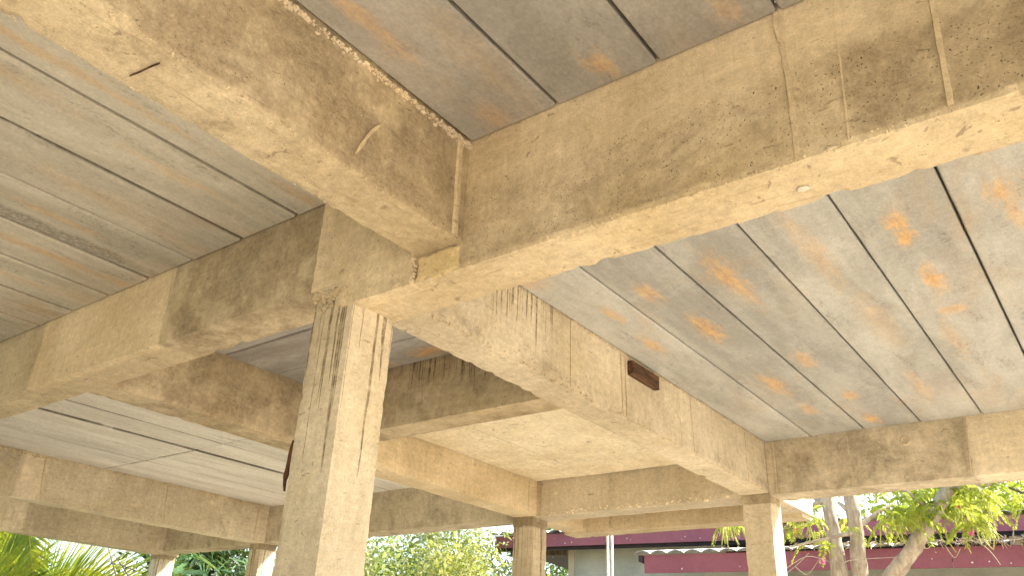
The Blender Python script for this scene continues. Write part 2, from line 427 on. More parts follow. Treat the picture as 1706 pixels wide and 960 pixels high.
def boxes(name, lst, mat, parent=None, bevel=0.0):
    """plain boxes with arbitrary frames: (origin, ux, uy, uz) corner + edge vectors"""
    V = []; F = []
    for o, a, b, c in lst:
        s = len(V)
        for k in range(8):
            V.append(Vector(o) + Vector(a) * (k & 1) + Vector(b) * ((k >> 1) & 1) + Vector(c) * (k >> 2))
        F += [[s + i for i in q] for q in ((0, 2, 3, 1), (4, 5, 7, 6), (0, 1, 5, 4), (2, 6, 7, 3), (0, 4, 6, 2), (1, 3, 7, 5))]
    ob = link(name, V, F, mat, parent)
    if bevel:
        md = ob.modifiers.new('bevel', 'BEVEL'); md.width = bevel; md.segments = 2
    return ob

def tube_geo(pts, rad, seg=8, V=None, F=None, rough=0.0):
    V = [] if V is None else V; F = [] if F is None else F
    pts = [Vector(p) for p in pts]; prev = None
    ref = Vector((0.31, 0.2, 0.93))
    for i, p in enumerate(pts):
        t = (pts[min(i + 1, len(pts) - 1)] - pts[max(i - 1, 0)]).normalized()
        a = t.cross(ref)
        if a.length < 1e-3: a = t.cross(Vector((1, 0, 0)))
        a.normalize(); b = t.cross(a)
        s = len(V)
        for k in range(seg):
            an = 2 * math.pi * k / seg
            r = rad[i] * (1 + rough * nz(p + a * math.cos(an) * 0.1 + b * math.sin(an) * 0.1, 14))
            V.append(p + a * math.cos(an) * r + b * math.sin(an) * r)
        if prev is not None:
            for k in range(seg): F.append([prev + k, prev + (k + 1) % seg, s + (k + 1) % seg, s + k])
        else: F.append([s + k for k in range(seg)][::-1])
        prev = s
    F.append([prev + k for k in range(seg)])
    return V, F

def smooth_path(pts, n=6):
    P = [Vector(p) for p in pts]; out = []
    for i in range(len(P) - 1):
        p0 = P[max(i - 1, 0)]; p1 = P[i]; p2 = P[i + 1]; p3 = P[min(i + 2, len(P) - 1)]
        for k in range(n):
            t = k / n
            out.append(0.5 * ((2 * p1) + (p2 - p0) * t + (2 * p0 - 5 * p1 + 4 * p2 - p3) * t * t + (3 * p1 - p0 - 3 * p2 + p3) * t ** 3))
    out.append(P[-1]); return out

def leaf_arrays(base, direc, normal, length, width, fold=0.18, droop=0.15):
    """many leaves at once: six-point folded blades; all arrays (n,3) or (n,)"""
    n = len(base)
    d = direc / np.linalg.norm(direc, axis=1, keepdims=True)
    s = np.cross(d, normal); s /= np.linalg.norm(s, axis=1, keepdims=True) + 1e-9
    u = np.cross(s, d)
    L = length[:, None]; W = width[:, None]
    v0 = base
    v1 = base + d * L * 0.42 + s * W * 0.5 + u * W * fold
    v2 = base + d * L * 0.42 - s * W * 0.5 + u * W * fold
    v3 = base + d * L * 0.45
    v4 = base + d * L - u * L * droop
    V = np.stack([v0, v1, v2, v3, v4], 1).reshape(-1, 3)
    o = (np.arange(n) * 5)[:, None]
    F = np.concatenate([o + np.array([[0, 3, 1]]), o + np.array([[0, 2, 3]]), o + np.array([[3, 4, 1]]), o + np.array([[3, 2, 4]])], 0)
    return V, F

def tri_object(name, V, F, mat, parent):
    me = bpy.data.meshes.new(name)
    me.vertices.add(len(V)); me.vertices.foreach_set('co', V.astype(np.float32).ravel())
    me.loops.add(F.size); me.loops.foreach_set('vertex_index', F.astype(np.int32).ravel())
    me.polygons.add(len(F)); me.polygons.foreach_set('loop_start', np.arange(0, F.size, 3, dtype=np.int32))
    me.materials.append(mat); me.update(calc_edges=True); me.validate()
    o = bpy.data.objects.new(name, me); COL.objects.link(o)
    if parent: o.parent = parent; o.matrix_parent_inverse = parent.matrix_world.inverted()
    return o

def sstep(v, a, b):
    t = min(1, max(0, (v - a) / (b - a))); return t * t * (3 - 2 * t)

# ================================================================== the setting
V = []; F = []
ng = 60
for i in range(ng + 1):
    for j in range(ng + 1):
        f = lambda t: math.copysign(abs(t) ** 3, t)
        x = -2 + 900 * f((i / ng) * 2 - 1); y = 2 + 900 * f((j / ng) * 2 - 1)
        d = math.hypot(x + 1, y)
        V.append((x, y, 0.05 * noise.noise((x * 0.3, y * 0.3, 0)) * min(1, d / 12)))
for i in range(ng):
    for j in range(ng):
        s = i * (ng + 1) + j; F.append([s, s + ng + 1, s + ng + 2, s + 1])
g_ = link('ground', V, F, M['ground'], smooth=True); g_['kind'] = 'structure'

# ================================================================== the concrete frame
bld = empty('concrete_building', (-2.0, 0.0, 0.0), 'unfinished open concrete frame with square columns, deep beams and a plank ceiling', 'building')
B = M['beam']
X_R, Y_N = 2.75, -5.8                      # unseen right and near edges, set to shape the light in the frame
# girder through the main column, shallower left of it
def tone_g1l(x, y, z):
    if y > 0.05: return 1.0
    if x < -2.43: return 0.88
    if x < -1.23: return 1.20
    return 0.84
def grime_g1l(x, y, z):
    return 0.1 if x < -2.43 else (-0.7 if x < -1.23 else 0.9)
g1l = cbox('girder', (-7.62, 0, -.370), (-0.18, .200, .045), B, bld, 0.035, 0.004, 0.012, 1.0, tone_g1l, 0.0, grime_g1l)
def tone_g1r(x, y, z):
    t = 1.0
    if y < 0.1 and z > -.46:
        t = 1.06 - 0.14 * sstep(-z, .17, .24)
        if x > 1.88: t *= 0.95
        if 1.53 < x < 1.65: t *= 1.05
    return t
def grime_g1r(x, y, z):
    if z < -.46: return -0.5
    return -0.5 + 1.05 * sstep(-z, .12, .26) + (0.22 if x > 1.65 else 0)
def pit_g1r(x, y, z):
    return 1.0 * sstep(-z, .16, .24) if z > -.465 else 0.1
g1r = cbox('girder', (-0.02, 0, -.473), (X_R, .200, .045), B, bld, 0.022, 0.004, 0.016, 2.0, tone_g1r, pit_g1r, grime_g1r)
b1 = cbox('beam', (.278, Y_N, -.3815), (.4703, 0.02, .045), B, bld, 0.024, 0.004, 0.014, 3.0, lambda x, y, z: 0.88 if z > -.37 else 0.94, 0.3, lambda x, y, z: (0.9 if z > -.37 else 0.3), alongy=True)
def drip_b2(x, y, z):
    return (1 - sstep(y, 1.15, 1.35)) * 0.42 if x > -.1 else 0
def tone_b2(x, y, z):
    if x > -.1 and z > -.34:
        return 1.02 if y < 1.39 else (1.08 if y < 1.9 else (1.04 if y < 2.72 else 0.96))
    return 1.0
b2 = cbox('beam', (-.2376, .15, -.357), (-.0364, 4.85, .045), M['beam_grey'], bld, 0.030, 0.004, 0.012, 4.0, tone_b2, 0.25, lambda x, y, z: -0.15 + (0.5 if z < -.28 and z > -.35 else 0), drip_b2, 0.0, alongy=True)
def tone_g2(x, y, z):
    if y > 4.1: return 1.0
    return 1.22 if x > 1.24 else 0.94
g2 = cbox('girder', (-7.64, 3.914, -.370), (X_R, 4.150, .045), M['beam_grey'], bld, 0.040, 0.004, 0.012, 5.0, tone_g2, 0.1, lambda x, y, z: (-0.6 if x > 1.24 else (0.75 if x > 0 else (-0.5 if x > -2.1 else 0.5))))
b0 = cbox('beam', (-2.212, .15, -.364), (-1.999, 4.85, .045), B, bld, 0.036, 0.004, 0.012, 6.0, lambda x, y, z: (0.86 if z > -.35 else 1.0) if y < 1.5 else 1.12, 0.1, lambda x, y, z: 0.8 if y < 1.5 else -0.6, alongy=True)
x2 = cbox('beam', (-2.05, 1.4654, -.352), (-.20, 1.656, .045), B, bld, 0.03, 0.004, 0.012, 7.0, lambda x, y, z: 0.90, 0.1, 0.55, lambda x, y, z: 0.40 if x > -1.2 else 0.1, 0.0)
g3 = cbox('girder', (-2.21, 4.650, -.386), (-.06, 4.848, .045), B, bld, 0.036, 0.004, 0.012, 8.0, None, 0.4, -0.4)
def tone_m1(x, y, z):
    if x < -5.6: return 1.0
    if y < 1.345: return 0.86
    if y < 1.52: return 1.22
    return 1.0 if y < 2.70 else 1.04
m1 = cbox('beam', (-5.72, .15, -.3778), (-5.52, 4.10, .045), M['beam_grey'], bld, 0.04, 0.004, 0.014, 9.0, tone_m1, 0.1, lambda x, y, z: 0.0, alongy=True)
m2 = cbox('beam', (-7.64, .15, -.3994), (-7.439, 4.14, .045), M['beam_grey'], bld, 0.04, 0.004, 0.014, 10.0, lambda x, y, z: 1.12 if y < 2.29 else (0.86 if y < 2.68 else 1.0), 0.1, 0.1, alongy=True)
# beams on the sides the picture does not reach, closing the frame
cbox('girder', (-7.64, Y_N - .2, -.375), (X_R, Y_N, .045), B, bld, 0.08, 0.004, 0.012, 11.0)
cbox('beam', (X_R - .2, Y_N + .01, -.366), (X_R + .003, 4.14, .045), B, bld, 0.08, 0.004, 0.012, 12.0, alongy=True)

# columns
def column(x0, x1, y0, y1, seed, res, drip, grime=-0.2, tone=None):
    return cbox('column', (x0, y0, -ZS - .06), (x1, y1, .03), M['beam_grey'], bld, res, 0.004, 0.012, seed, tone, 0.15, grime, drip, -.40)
c1 = column(-.2016, .0, -.006, .1900, 20.0, 0.022, lambda x, y, z: 1.0 if z < -.40 else 0.0, lambda x, y, z: -0.4, lambda x, y, z: 1.06 if z > -.93 else 1.0)
column(-.232, -.031, 3.908, 4.110, 21.0, 0.035, 0.1, 0.1)
column(-2.222, -2.030, 3.908, 4.110, 22.0, 0.035, lambda x, y, z: 0.8 if z < -.42 else 0.0, -0.5)
column(-5.757, -5.557, 3.908, 4.110, 23.0, 0.04, lambda x, y, z: 0.6 if z < -.42 else 0.0)
column(-7.650, -7.450, 3.908, 4.110, 24.0, 0.04, lambda x, y, z: 0.8 if z < -.42 else 0.0)
for cx_, cy_ in ((2.54, 3.92), (2.54, 0.004), (2.54, Y_N - .21), (-.2, Y_N - .21), (-5.75, Y_N - .21), (-5.75, -.004)):
    column(cx_, cx_ + .2, cy_, cy_ + .2, 25.0 + cx_, 0.08, 0.0)

# cast joint over the main column, mortar infill under the near beam
cbox('joint_infill', (-.236, -.013, -.385), (-.06, .05, .02), B, c1, 0.016, 0.005, 0.010, 31.0, lambda x, y, z: 1.08, 0.0, -0.35)
cbox('joint_infill', (-.075, -.015, -.481), (.272, .05, .015), B, c1, 0.016, 0.005, 0.014, 32.0, lambda x, y, z: 1.08, 0.2, lambda x, y, z: -0.35)
cbox('mortar_patch', (.283, -.005, -.470), (.464, .05, -.384), M['patch'], g1r, 0.010, 0.004, 0.022, 33.0, None, 0, -0.3)
# ragged collar where the column was cast up to the girder
cbox('cast_collar', (-.211, -.016, -.432), (.014, .196, -.395), B, c1, 0.009, 0.016, 0.026, 34.0, lambda x, y, z: 0.95, 0.2, 0.3)
# small pads of mortar at the heads of the far columns
cbox('cast_collar', (-.2345, 3.9045, -.425), (-.0285, 4.1125, -.352), B, bld, 0.016, 0.007, 0.014, 35.0, lambda x, y, z: 0.72, 0.1, 0.8)
cbox('cast_collar', (-2.2245, 3.9045, -.440), (-2.0275, 4.1125, -.352), B, bld, 0.016, 0.007, 0.014, 36.0, lambda x, y, z: 0.72, 0.1, 0.8)
cbox('cast_collar', (-5.7595, 3.9045, -.44), (-5.5545, 4.1125, -.36), B, bld, 0.02, 0.007, 0.012, 37.0, lambda x, y, z: 0.72, 0.1, 0.8)
cbox('cast_collar', (-7.6525, 3.9045, -.45), (-7.4475, 4.1125, -.36), B, bld, 0.02, 0.007, 0.012, 38.0, lambda x, y, z: 0.72, 0.1, 0.8)

# shuttering seams: raised fins of slurry
def seam(parent, pts, wd, proud, face, mat=B, tone=1.0, name='formwork_seam'):
    """pts: (along, z) polyline on a face; face = ('y', value) or ('x', value); sticks out towards the camera"""
    ax, val = face
    P = smooth_path([(p[0], p[1], 0) for p in pts], 10)
    V = []; F = []; A = {k: [] for k in ('tone', 'pit', 'grime', 'drip', 'below', 'alongy')}
    for i, p in enumerate(P):
        j = nz((p[0], p[1], val), 30) * wd * 0.08
        hw = wd * 0.5 * (1 + 0.22 * nz((p[0], p[1], val), 22, 4)); pr = proud * (0.8 + 0.5 * nz((p[0], p[1], val), 26, 8))
        for du, dn in ((-hw, -0.004), (-hw * 0.55, pr), (hw * 0.45, pr * 0.85), (hw, -0.004)):
            a = p[0] + du + j; z = p[1] + ZS
            V.append((a, val - dn, z) if ax == 'y' else (val + dn, a, z))
            A['tone'].append(tone); A['pit'].append(0); A['grime'].append(-0.6); A['drip'].append(0); A['below'].append(0); A['alongy'].append(0)
        if i:
            s = len(V) - 8
            for k in range(3): F.append([s + k, s + k + 1, s + k + 5, s + k + 4])
    F.append([0, 1, 2, 3]); F.append([len(V) - 1, len(V) - 2, len(V) - 3, len(V) - 4])
    return link(name, V, F, mat, parent, A)
seam(g1r, [(1.528, .01), (1.520, -.12), (1.524, -.25), (1.521, -.462)], .020, .008, ('y', 0), tone=0.92)
seam(g1r, [(1.515, .0), (1.512, -.05), (1.518, -.10)], .018, .010, ('y', -.004), tone=0.95)
seam(g1r, [(1.664, .02), (1.655, -.1), (1.650, -.25), (1.640, -.46)], .007, .002, ('y', 0), tone=1.0)
seam(g1r, [(1.872, .01), (1.868, -.16), (1.862, -.30), (1.856, -.455)], .018, .007, ('y', 0), tone=1.06)
seam(g1r, [(1.30, -.01), (1.301, -.14)], .006, .001, ('y', 0), tone=0.98)
seam(g1l, [(-1.265, .0), (-1.235, -.18), (-1.205, -.36)], .008, .003, ('y', 0), tone=0.95)
seam(g1l, [(-2.437, .0), (-2.43, -.18), (-2.424, -.355)], .008, .003, ('y', 0), tone=0.95)
seam(b1, [(-.048, -.02), (-.044, -.2), (-.040, -.372)], .034, .007, ('x', .4703), tone=1.12)
for (ya, yb, wd, tn) in ((1.394, 1.40, .006, .8), (1.885, 1.90, .010, .95), (1.93, 1.94, .006, .9), (2.560, 2.58, .010, 1.05), (2.715, 2.745, .012, .8), (3.55, 3.56, .008, .9)):
    seam(b2, [(ya, -.012), ((ya + yb) / 2, -.18), (yb, -.345)], wd, .004, ('x', -.0364), tone=tn)
seam(g2, [(.02, -.005), (.022, -.2), (.02, -.36)], .022, .008, ('y', 3.914), tone=0.85)
seam(g2, [(1.252, -.0), (1.236, -.18), (1.221, -.36)], .010, .003, ('y', 3.914), tone=0.95)
seam(g2, [(.532, -.0), (.525, -.36)], .008, .002, ('y', 3.914), tone=0.95)
seam(g2, [(-1.955, -.09), (-1.958, -.2), (-1.955, -.36)], .045, .006, ('y', 3.914), tone=0.8)
seam(b0, [(3.80, -.09), (3.80, -.34)], .020, .005, ('x', -1.999), tone=0.9)
seam(b0, [(.95, -.01), (.96, -.35)], .008, .003, ('x', -1.999), tone=0.9)
seam(m1, [(2.683, -.01), (2.70, -.2), (2.723, -.365)], .012, .004, ('x', -5.52), tone=0.92)
seam(m1, [(1.50, -.01), (1.52, -.2), (1.55, -.365)], .016, .006, ('x', -5.52), tone=1.05)
seam(m1, [(3.77, -.01), (3.77, -.365)], .014, .006, ('x', -5.52), tone=0.9)
seam(m2, [(2.275, -.01), (2.307, -.385)], .014, .005, ('x', -7.439), tone=0.9)
seam(m2, [(2.651, -.01), (2.698, -.385)], .012, .004, ('x', -7.439), tone=1.0)
seam(m2, [(3.75, -.01), (3.76, -.385)], .05, .008, ('x', -7.439), tone=1.05)
seam(g3, [(-1.72, -.05), (-1.72, -.355)], .045, .012, ('y', 4.650), tone=0.75)
# pale trowel scrape on the near beam
def strip_on(parent, pts, wd, face, mat, name, thick=0.0012):
    ax, val = face
    P = smooth_path([(p[0], p[1], 0) for p in pts], 8); V = []; F = []
    for i, p in enumerate(P):
        t = i / (len(P) - 1); hw = wd * 0.5 * math.sin(math.pi * (0.08 + 0.84 * t)) * (1 + 0.4 * nz((p[0], p[1], 3), 40))
        q = P[min(i + 1, len(P) - 1)] - P[max(i - 1, 0)]; nrm = Vector((-q.y, q.x, 0)).normalized()
        for s_ in (-1, 1):
            a = p + nrm * hw * s_
            if ax == 'x': V += [(val + 0.0055 + thick, a.x, a.y + ZS)]
            else: V += [(a.x, a.y, val + ZS - 0.0055 - thick)]
        if i: s = len(V) - 4; F.append([s, s + 1, s + 3, s + 2])
    n0 = len(V)
    for v in list(V): V.append((v[0] - 0.009, v[1], v[2]) if ax == 'x' else (v[0], v[1], v[2] + 0.009))
    F += [[k + n0 for k in f][::-1] for f in list(F)]
    for i in range(len(P) - 1):
        a = 2 * i; F += [[a, a + 2, a + 2 + n0, a + n0], [a + 1, a + 1 + n0, a + 3 + n0, a + 3]]
    at = {k: [v] * len(V) for k, v in (('tone', 1.02), ('pit', 0), ('grime', -.8), ('drip', 0), ('below', 0), ('alongy', 0))}
    return link(name, V, F, mat, parent, at)
strip_on(b1, [(-.475, -.33), (-.455, -.28), (-.43, -.225), (-.39, -.165)], .010, ('x', .4703), B, 'trowel_scrape')
strip_on(b1, [(.325, -1.042), (.360, -1.0355), (.395, -1.0315), (.425, -1.026)], .0014, ('z', -.3815), M['wood'], 'crack_strip')  # dark sliver standing in for a crack in the underside
# grout spots on the girder undersides
def blob(parent, c, rx, ry, rz, mat, name, seed):
    V = []; F = []; A = {k: [] for k in ('tone', 'pit', 'grime', 'drip', 'below', 'alongy')}
    nu, nv = 14, 6
    for j in range(nv + 1):
        th = math.pi * j / nv
        for i in range(nu):
            ph = 2 * math.pi * i / nu
            d = Vector((math.sin(th) * math.cos(ph), math.sin(th) * math.sin(ph), math.cos(th)))
            k = 1 + 0.35 * nz(d * 1.3, 1.6, seed)
            V.append((c[0] + d.x * rx * k, c[1] + d.y * ry * k, c[2] + ZS + d.z * rz * k))
            for a, q in (('tone', 1.05), ('pit', 0), ('grime', -.6), ('drip', 0), ('below', 0), ('alongy', 0)): A[a].append(q)
    for j in range(nv):
        for i in range(nu): F.append([j * nu + i, j * nu + (i + 1) % nu, (j + 1) * nu + (i + 1) % nu, (j + 1) * nu + i])
    return link(name, V, F, mat, parent, A, True)
spot = plain_mat('pale_grout', (0.50, 0.46, 0.38), (0.58, 0.54, 0.46), 30)
blob(g1r, (1.491, .121, -.475), .017, .013, .003, spot, 'grout_spot', 1)
for x, y in ((-1.432, .097), (-1.998, .095), (-2.448, .102)): blob(g1l, (x, y, -.373), .022, .018, .004, M['mortar'], 'grout_spot', x)
blob(g1r, (1.60, -.001, -.466), .016, .004, .006, M['mortar'], 'grout_spot', 6)
# tie-hole ring on the far girder
V = []; F = []
for i in range(20):
    a = 2 * math.pi * i / 20
    for j in range(6):
        b = 2 * math.pi * j / 6; r = .024 + .007 * math.cos(b)
        V.append((.885 + r * math.cos(a), 3.912 + .007 * math.sin(b), ZS - .106 + r * math.sin(a)))
for i in range(20):
    for j in range(6): F.append([i * 6 + j, ((i + 1) % 20) * 6 + j, ((i + 1) % 20) * 6 + (j + 1) % 6, i * 6 + (j + 1) % 6])
link('tie_hole_ring', V, F, B, g2, {k: [v] * len(V) for k, v in (('tone', .9), ('pit', 0), ('grime', 0), ('drip', 0), ('below', 0), ('alongy', 0))})

# crumbs of mortar squeezed out along the joints
def crumbs(parent, fn, n, r0, r1, mat, name, seed):
    rr = random.Random(seed); V = []; F = []
    for _ in range(n):
        c = Vector(fn(rr)); r = r0 + (r1 - r0) * rr.random() ** 2; s = len(V)
        nu, nv = 6, 4; k0 = rr.random() * 50
        e = Vector((rr.uniform(.6, 1.3), rr.uniform(.6, 1.3), rr.uniform(.5, 1.1)))
        for j in range(nv + 1):
            th = math.pi * j / nv
            for i in range(nu):
                ph = 2 * math.pi * (i + 0.5 * (j % 2)) / nu
                d = Vector((math.sin(th) * math.cos(ph) * e.x, math.sin(th) * math.sin(ph) * e.y, math.cos(th) * e.z))
                V.append((c.x + d.x * r * (1 + .4 * nz(d, 2, k0)), c.y + d.y * r * (1 + .4 * nz(d, 2, k0 + 3)), c.z + ZS + d.z * r))
        for j in range(nv):
            for i in range(nu): F.append([s + j * nu + i, s + j * nu + (i + 1) % nu, s + (j + 1) * nu + (i + 1) % nu, s + (j + 1) * nu + i])
    o = link(name, V, F, mat, parent, {k: [v] * len(V) for k, v in (('tone', 1.08), ('pit', 0), ('grime', -.5), ('drip', 0), ('below', 0), ('alongy', 0))})
    o['kind'] = 'stuff'
    return o
crumbs(b1, lambda r: (.470 + r.uniform(-.003, .005), -r.random() ** 1.3 * 1.0, -.008 - abs(r.gauss(0, .010))), 620, .003, .0095, M['mortar'], 'mortar_crumbs', 1)
crumbs(b1, lambda r: (.470 + r.uniform(-.004, .002), -r.random() * 1.9, -.378 + r.gauss(0, .004)), 150, .0015, .0045, B, 'mortar_crumbs', 2)
crumbs(b1, lambda r: (.280 + r.uniform(-.002, .004), -r.random() * 1.6, -.379 + r.gauss(0, .002)), 110, .0015, .0038, B, 'mortar_crumbs', 3)
crumbs(g1r, lambda r: (.27 + r.random() * 1.5, r.uniform(-.004, .003), -.470 + r.gauss(0, .005)), 200, .0015, .005, B, 'mortar_crumbs', 4)
crumbs(c1, lambda r: (.272 + r.gauss(0, .006), -.012 + r.uniform(-.002, .003), -.39 - r.random() * .085), 70, .003, .008, M['mortar'], 'mortar_crumbs', 5)
crumbs(c1, lambda r: (r.uniform(-.20, .25), -.012, -.462 + r.gauss(0, .010)) if r.random() < .5 else (r.uniform(-.21, .0), -.015, -.43 + r.gauss(0, .012)), 140, .003, .008, B, 'mortar_crumbs', 6)
crumbs(m1, lambda r: (-5.52 + r.uniform(-.004, .006), .8 + r.random() * 3.0, -.006 - abs(r.gauss(0, .014))), 260, .005, .016, B, 'mortar_crumbs', 7)
crumbs(b2, lambda r: (-.0364 + r.uniform(-.004, .004), .6 + r.random() * 3.2, -.004 - abs(r.gauss(0, .006))), 220, .003, .009, B, 'mortar_crumbs', 8)
crumbs(b2, lambda r: (-.0364 + r.uniform(-.004, .003), .3 + r.random() * 3.5, -.352 + r.gauss(0, .006)), 260, .002, .008, B, 'mortar_crumbs', 9)
crumbs(g2, lambda r: (-1.9 + r.random() * 1.7, 3.912, -.352 + r.gauss(0, .008)), 160, .003, .009, M['litslab'], 'mortar_crumbs', 10)

# slabs: topping above, planks hung below the joints between beams
def slab(x0, x1, y0, y1, z, mat_plank, joints, axis, gap=0.009, name='slab', inset=0.028):
    """joints: positions of the open joints across the bay; planks run along axis"""
    s = boxes(name, [((x0, y0, ZS + z + .055), (x1 - x0, 0, 0), (0, y1 - y0, 0), (0, 0, .07))], M['topping'], bld)
    edges = joints
    cache = {}
    for a, b in zip(edges[:-1], edges[1:]):
        g2_ = gap * random.uniform(0.8, 1.2) * 0.5
        wd = b - a - 2 * g2_
        key = (round(wd, 3), 0)
        along = ((y1 - y0) if axis == 'y' else (x1 - x0)) - 2 * inset
        if key not in cache:
            # plank section: chamfered lower arrises, slightly wavy along its length
            nl = max(8, int(along / 0.16)); V = []; F = []
            c = 0.007
            sec = [(0, .05), (0, c), (c * .8, 0), (wd * .33, 0), (wd * .66, 0), (wd - c * .8, 0), (wd, c), (wd, .05)]
            for i in range(nl + 1):
                t = along * i / nl
                for k, (q, h) in enumerate(sec):
                    e = 0.0014 * nz((t, q * 4, wd * 31), 2.3) + (0.0016 * nz((t, q, 7), 11) if h < .02 else 0)
                    qq = q + (0.0022 * nz((t, q, 3), 5) if k in (1, 2, 5, 6) else 0)
                    V.append((qq, t, h + e) if axis == 'y' else (t, qq, h + e))
            m_ = len(sec)
            for i in range(nl):
                for k in range(m_):
                    f = [i * m_ + k, i * m_ + (k + 1) % m_, (i + 1) * m_ + (k + 1) % m_, (i + 1) * m_ + k]
                    F.append(f if axis == 'x' else f[::-1])
            F.append(list(range(m_))); F.append([nl * m_ + k for k in range(m_)][::-1])
            o = link('plank', V, F, mat_plank, s)
            cache[key] = o
        else:
            o = cache[key].copy(); COL.objects.link(o); o.parent = s; o.matrix_parent_inverse = Matrix()
        dz = random.uniform(-0.0025, 0.0025)
        o.location = (a + g2_, y0 + inset, ZS + z + dz) if axis == 'y' else (x0 + inset, a + g2_, ZS + z + dz)
    return s
J = .35
slab(.45, X_R, Y_N - .2, .02, 0, M['plank_right'], [.474] + [.822 + J * k for k in range(6)], 'y', 0.011)
slab(-7.63, .30, Y_N - .2, .02, 0, M['plank_left'], [-7.757 + J * k for k in range(23)] + [.274], 'y', 0.016)
slab(-.06, X_R, .18, 3.93, 0, M['plank_far'], [-.033] + [.2966 + J * k for k in range(7)] + [X_R - .001], 'y', 0.010)
slab(-2.02, -.22, .18, 1.48, 0, M['plank_mid'], [.10, .45, .80, 1.165, 1.459], 'x', 0.010)
JP = [-5.55, -5.1, -4.605, -4.090]
slab(-5.54, -4.1, .18, 2.022, 0.0, M['plank_pale'], JP, 'y', 0.012, inset=0.0)
slab(-5.54, -4.1, 2.038, 3.93, 0.0005, M['plank_pale'], JP, 'y', 0.012, inset=0.0)
JP = [-4.128, -3.74, -3.22, -2.70, -2.18]
slab(-4.115, -2.19, .18, 2.024, 0.006, M['plank_pale'], JP, 'y', 0.014, inset=0.0)
slab(-4.115, -2.19, 2.038, 3.93, 0.0065, M['plank_pale'], JP, 'y', 0.014, inset=0.0)
slab(-7.46, -5.70, .18, 3.93, 0, M['plank_pale'], [-7.47, -7.0, -6.6, -6.1, -5.69], 'y', 0.006)
# lower cast slab between the cross beam and the far girder, and over the overhang
ls = cbox('cast_slab', (-1.988, 1.667, -.0824), (-1.477, 3.903, .05), M['litslab'], bld, 0.06, 0.003, 0.006, 41.0, None, 0.1, -0.3, alongy=True)
cbox('cast_slab', (-1.466, 1.667, -.0850), (-.249, 3.903, .05), M['litslab'], bld, 0.06, 0.003, 0.006, 42.0, None, 0.1, -0.3, alongy=True)
cbox('cast_slab', (-2.19, 4.12, -.080), (-.05, 4.70, .04), M['litslab'], bld, 0.08, 0.003, 0.006, 43.0, None, 0.0, -0.3)
boxes('slab_topping', [((-2.21, 1.5, ZS + .056), (2.16, 0, 0), (0, 3.34, 0), (0, 0, .065))], M['topping'], bld)

# wood block left in the beam and wood scrap on the main column
tag(cbox('wood_block', (-.06, 1.960, -.108), (-.006, 2.265, -.028), M['wood'], None, 0.016, 0.002, 0.008, 51.0), 'dark wooden block stuck in the side of the beam beside plank ceiling', 'wood block')
V = []; F = []
pth = smooth_path([(-.206, -.004, -.93), (-.211, -.002, -.97), (-.214, .0, -1.01), (-.219, .0, -1.06), (-.216, .002, -1.095)], 5)
rad = [.0025 + .0068 * max(0.15, math.sin(math.pi * min(1, (i / (len(pth) - 1)) * 1.05))) * (1 + .5 * nz(p, 40)) for i, p in enumerate(pth)]
tube_geo([(p.x, p.y, p.z + ZS) for p in pth], rad, 9, V, F, 0.5)
tag(link('wood_scrap', V, F, M['rustwood'], None), 'dark splintered scrap of wood clinging to the streaked main column', 'wood scrap')

# two white pipes at the overhang
for px in (1012.0, 1019.0):
    p = at_y(px, 887, 4.885)
    V, F = tube_geo([(p.x, p.y, 0.0), (p.x, p.y, 1.4), (p.x, p.y, ZS - .10)], [.0115] * 3, 12)
    o = link('drain_pipe', V, F, M['pvc'], None, smooth=True)
    tag(o, 'thin white upright plastic pipe, one of a pair behind the overhang beam', 'pipe', 'pair of white pipes')

# ================================================================== neighbouring house
U = Vector((0.9865, 0.1638, 0)); NV = Vector((-0.1638, 0.9865, 0)); ZV = Vector((0, 0, 1))
A0 = at_dist(1073, 926, 9.6)                       # top left corner of the lower fascia
fh = A0.z - at_dist(1075, 956, 9.6).z
house = empty('house', (A0.x + 3, A0.y + 2, 0), 'low plastered house with maroon fascias and a corrugated roof behind the trees', 'house')
def on_plane(px, py, p0):
    d = ray(px, py); return CAM + d * ((p0 - CAM).dot(NV) / d.dot(NV))
LEN = 11.0
boxes('fascia', [(A0 - ZV * fh, U * 3.05, NV * .025, ZV * fh)], M['fascia'], house)
boxes('fascia', [(A0 - ZV * fh + U * 3.056, U * 3.05, NV * .025, ZV * fh)], M['fascia'], house)
boxes('fascia', [(A0 - ZV * fh + U * 6.112, U * 4.0, NV * .025, ZV * fh)], M['fascia'], house)
# upper fascia stands 1.35 m further back
P1 = A0 + NV * 1.35
UL = on_plane(825, 896, P1); UB = on_plane(1206, 901.5, P1); UT = on_plane(1174, 880, P1)
uh = UT.z - UB.z
UL = Vector((UL.x, UL.y, UB.z))
boxes('fascia', [(UL, U * 4.4, NV * .025, ZV * uh)], M['fascia'], house)
boxes('fascia', [(UL + U * 4.406, U * 9, NV * .025, ZV * uh)], M['fascia'], house)
def corrugated(name, o, u, lenu, vdir, lenv, pitch=.19, amp=.018, parent=None, mat=None):
    V = []; F = []; n = int(lenu / pitch * 8); nv = 4
    nn = u.cross(vdir).normalized()
    for i in range(n + 1):
        a = lenu * i / n
        hgt = amp * (abs(math.sin(math.pi * a / pitch)) ** 0.6) * 2
        for j in range(nv + 1): V.append(o + u * a + vdir * (lenv * j / nv) + nn * hgt)
    m_ = len(V)
    for v in list(V): V.append(v - nn * 0.002)
    k = nv + 1
    for i in range(n):
        for j in range(nv):
            s = i * k + j; F.append([s, s + k, s + k + 1, s + 1]); F.append([m_ + s, m_ + s + 1, m_ + s + k + 1, m_ + s + k])
        s = i * k; F.append([s, m_ + s, m_ + s + k, s + k])
    return link(name, V, F, mat or M['roofing'], parent, smooth=False)
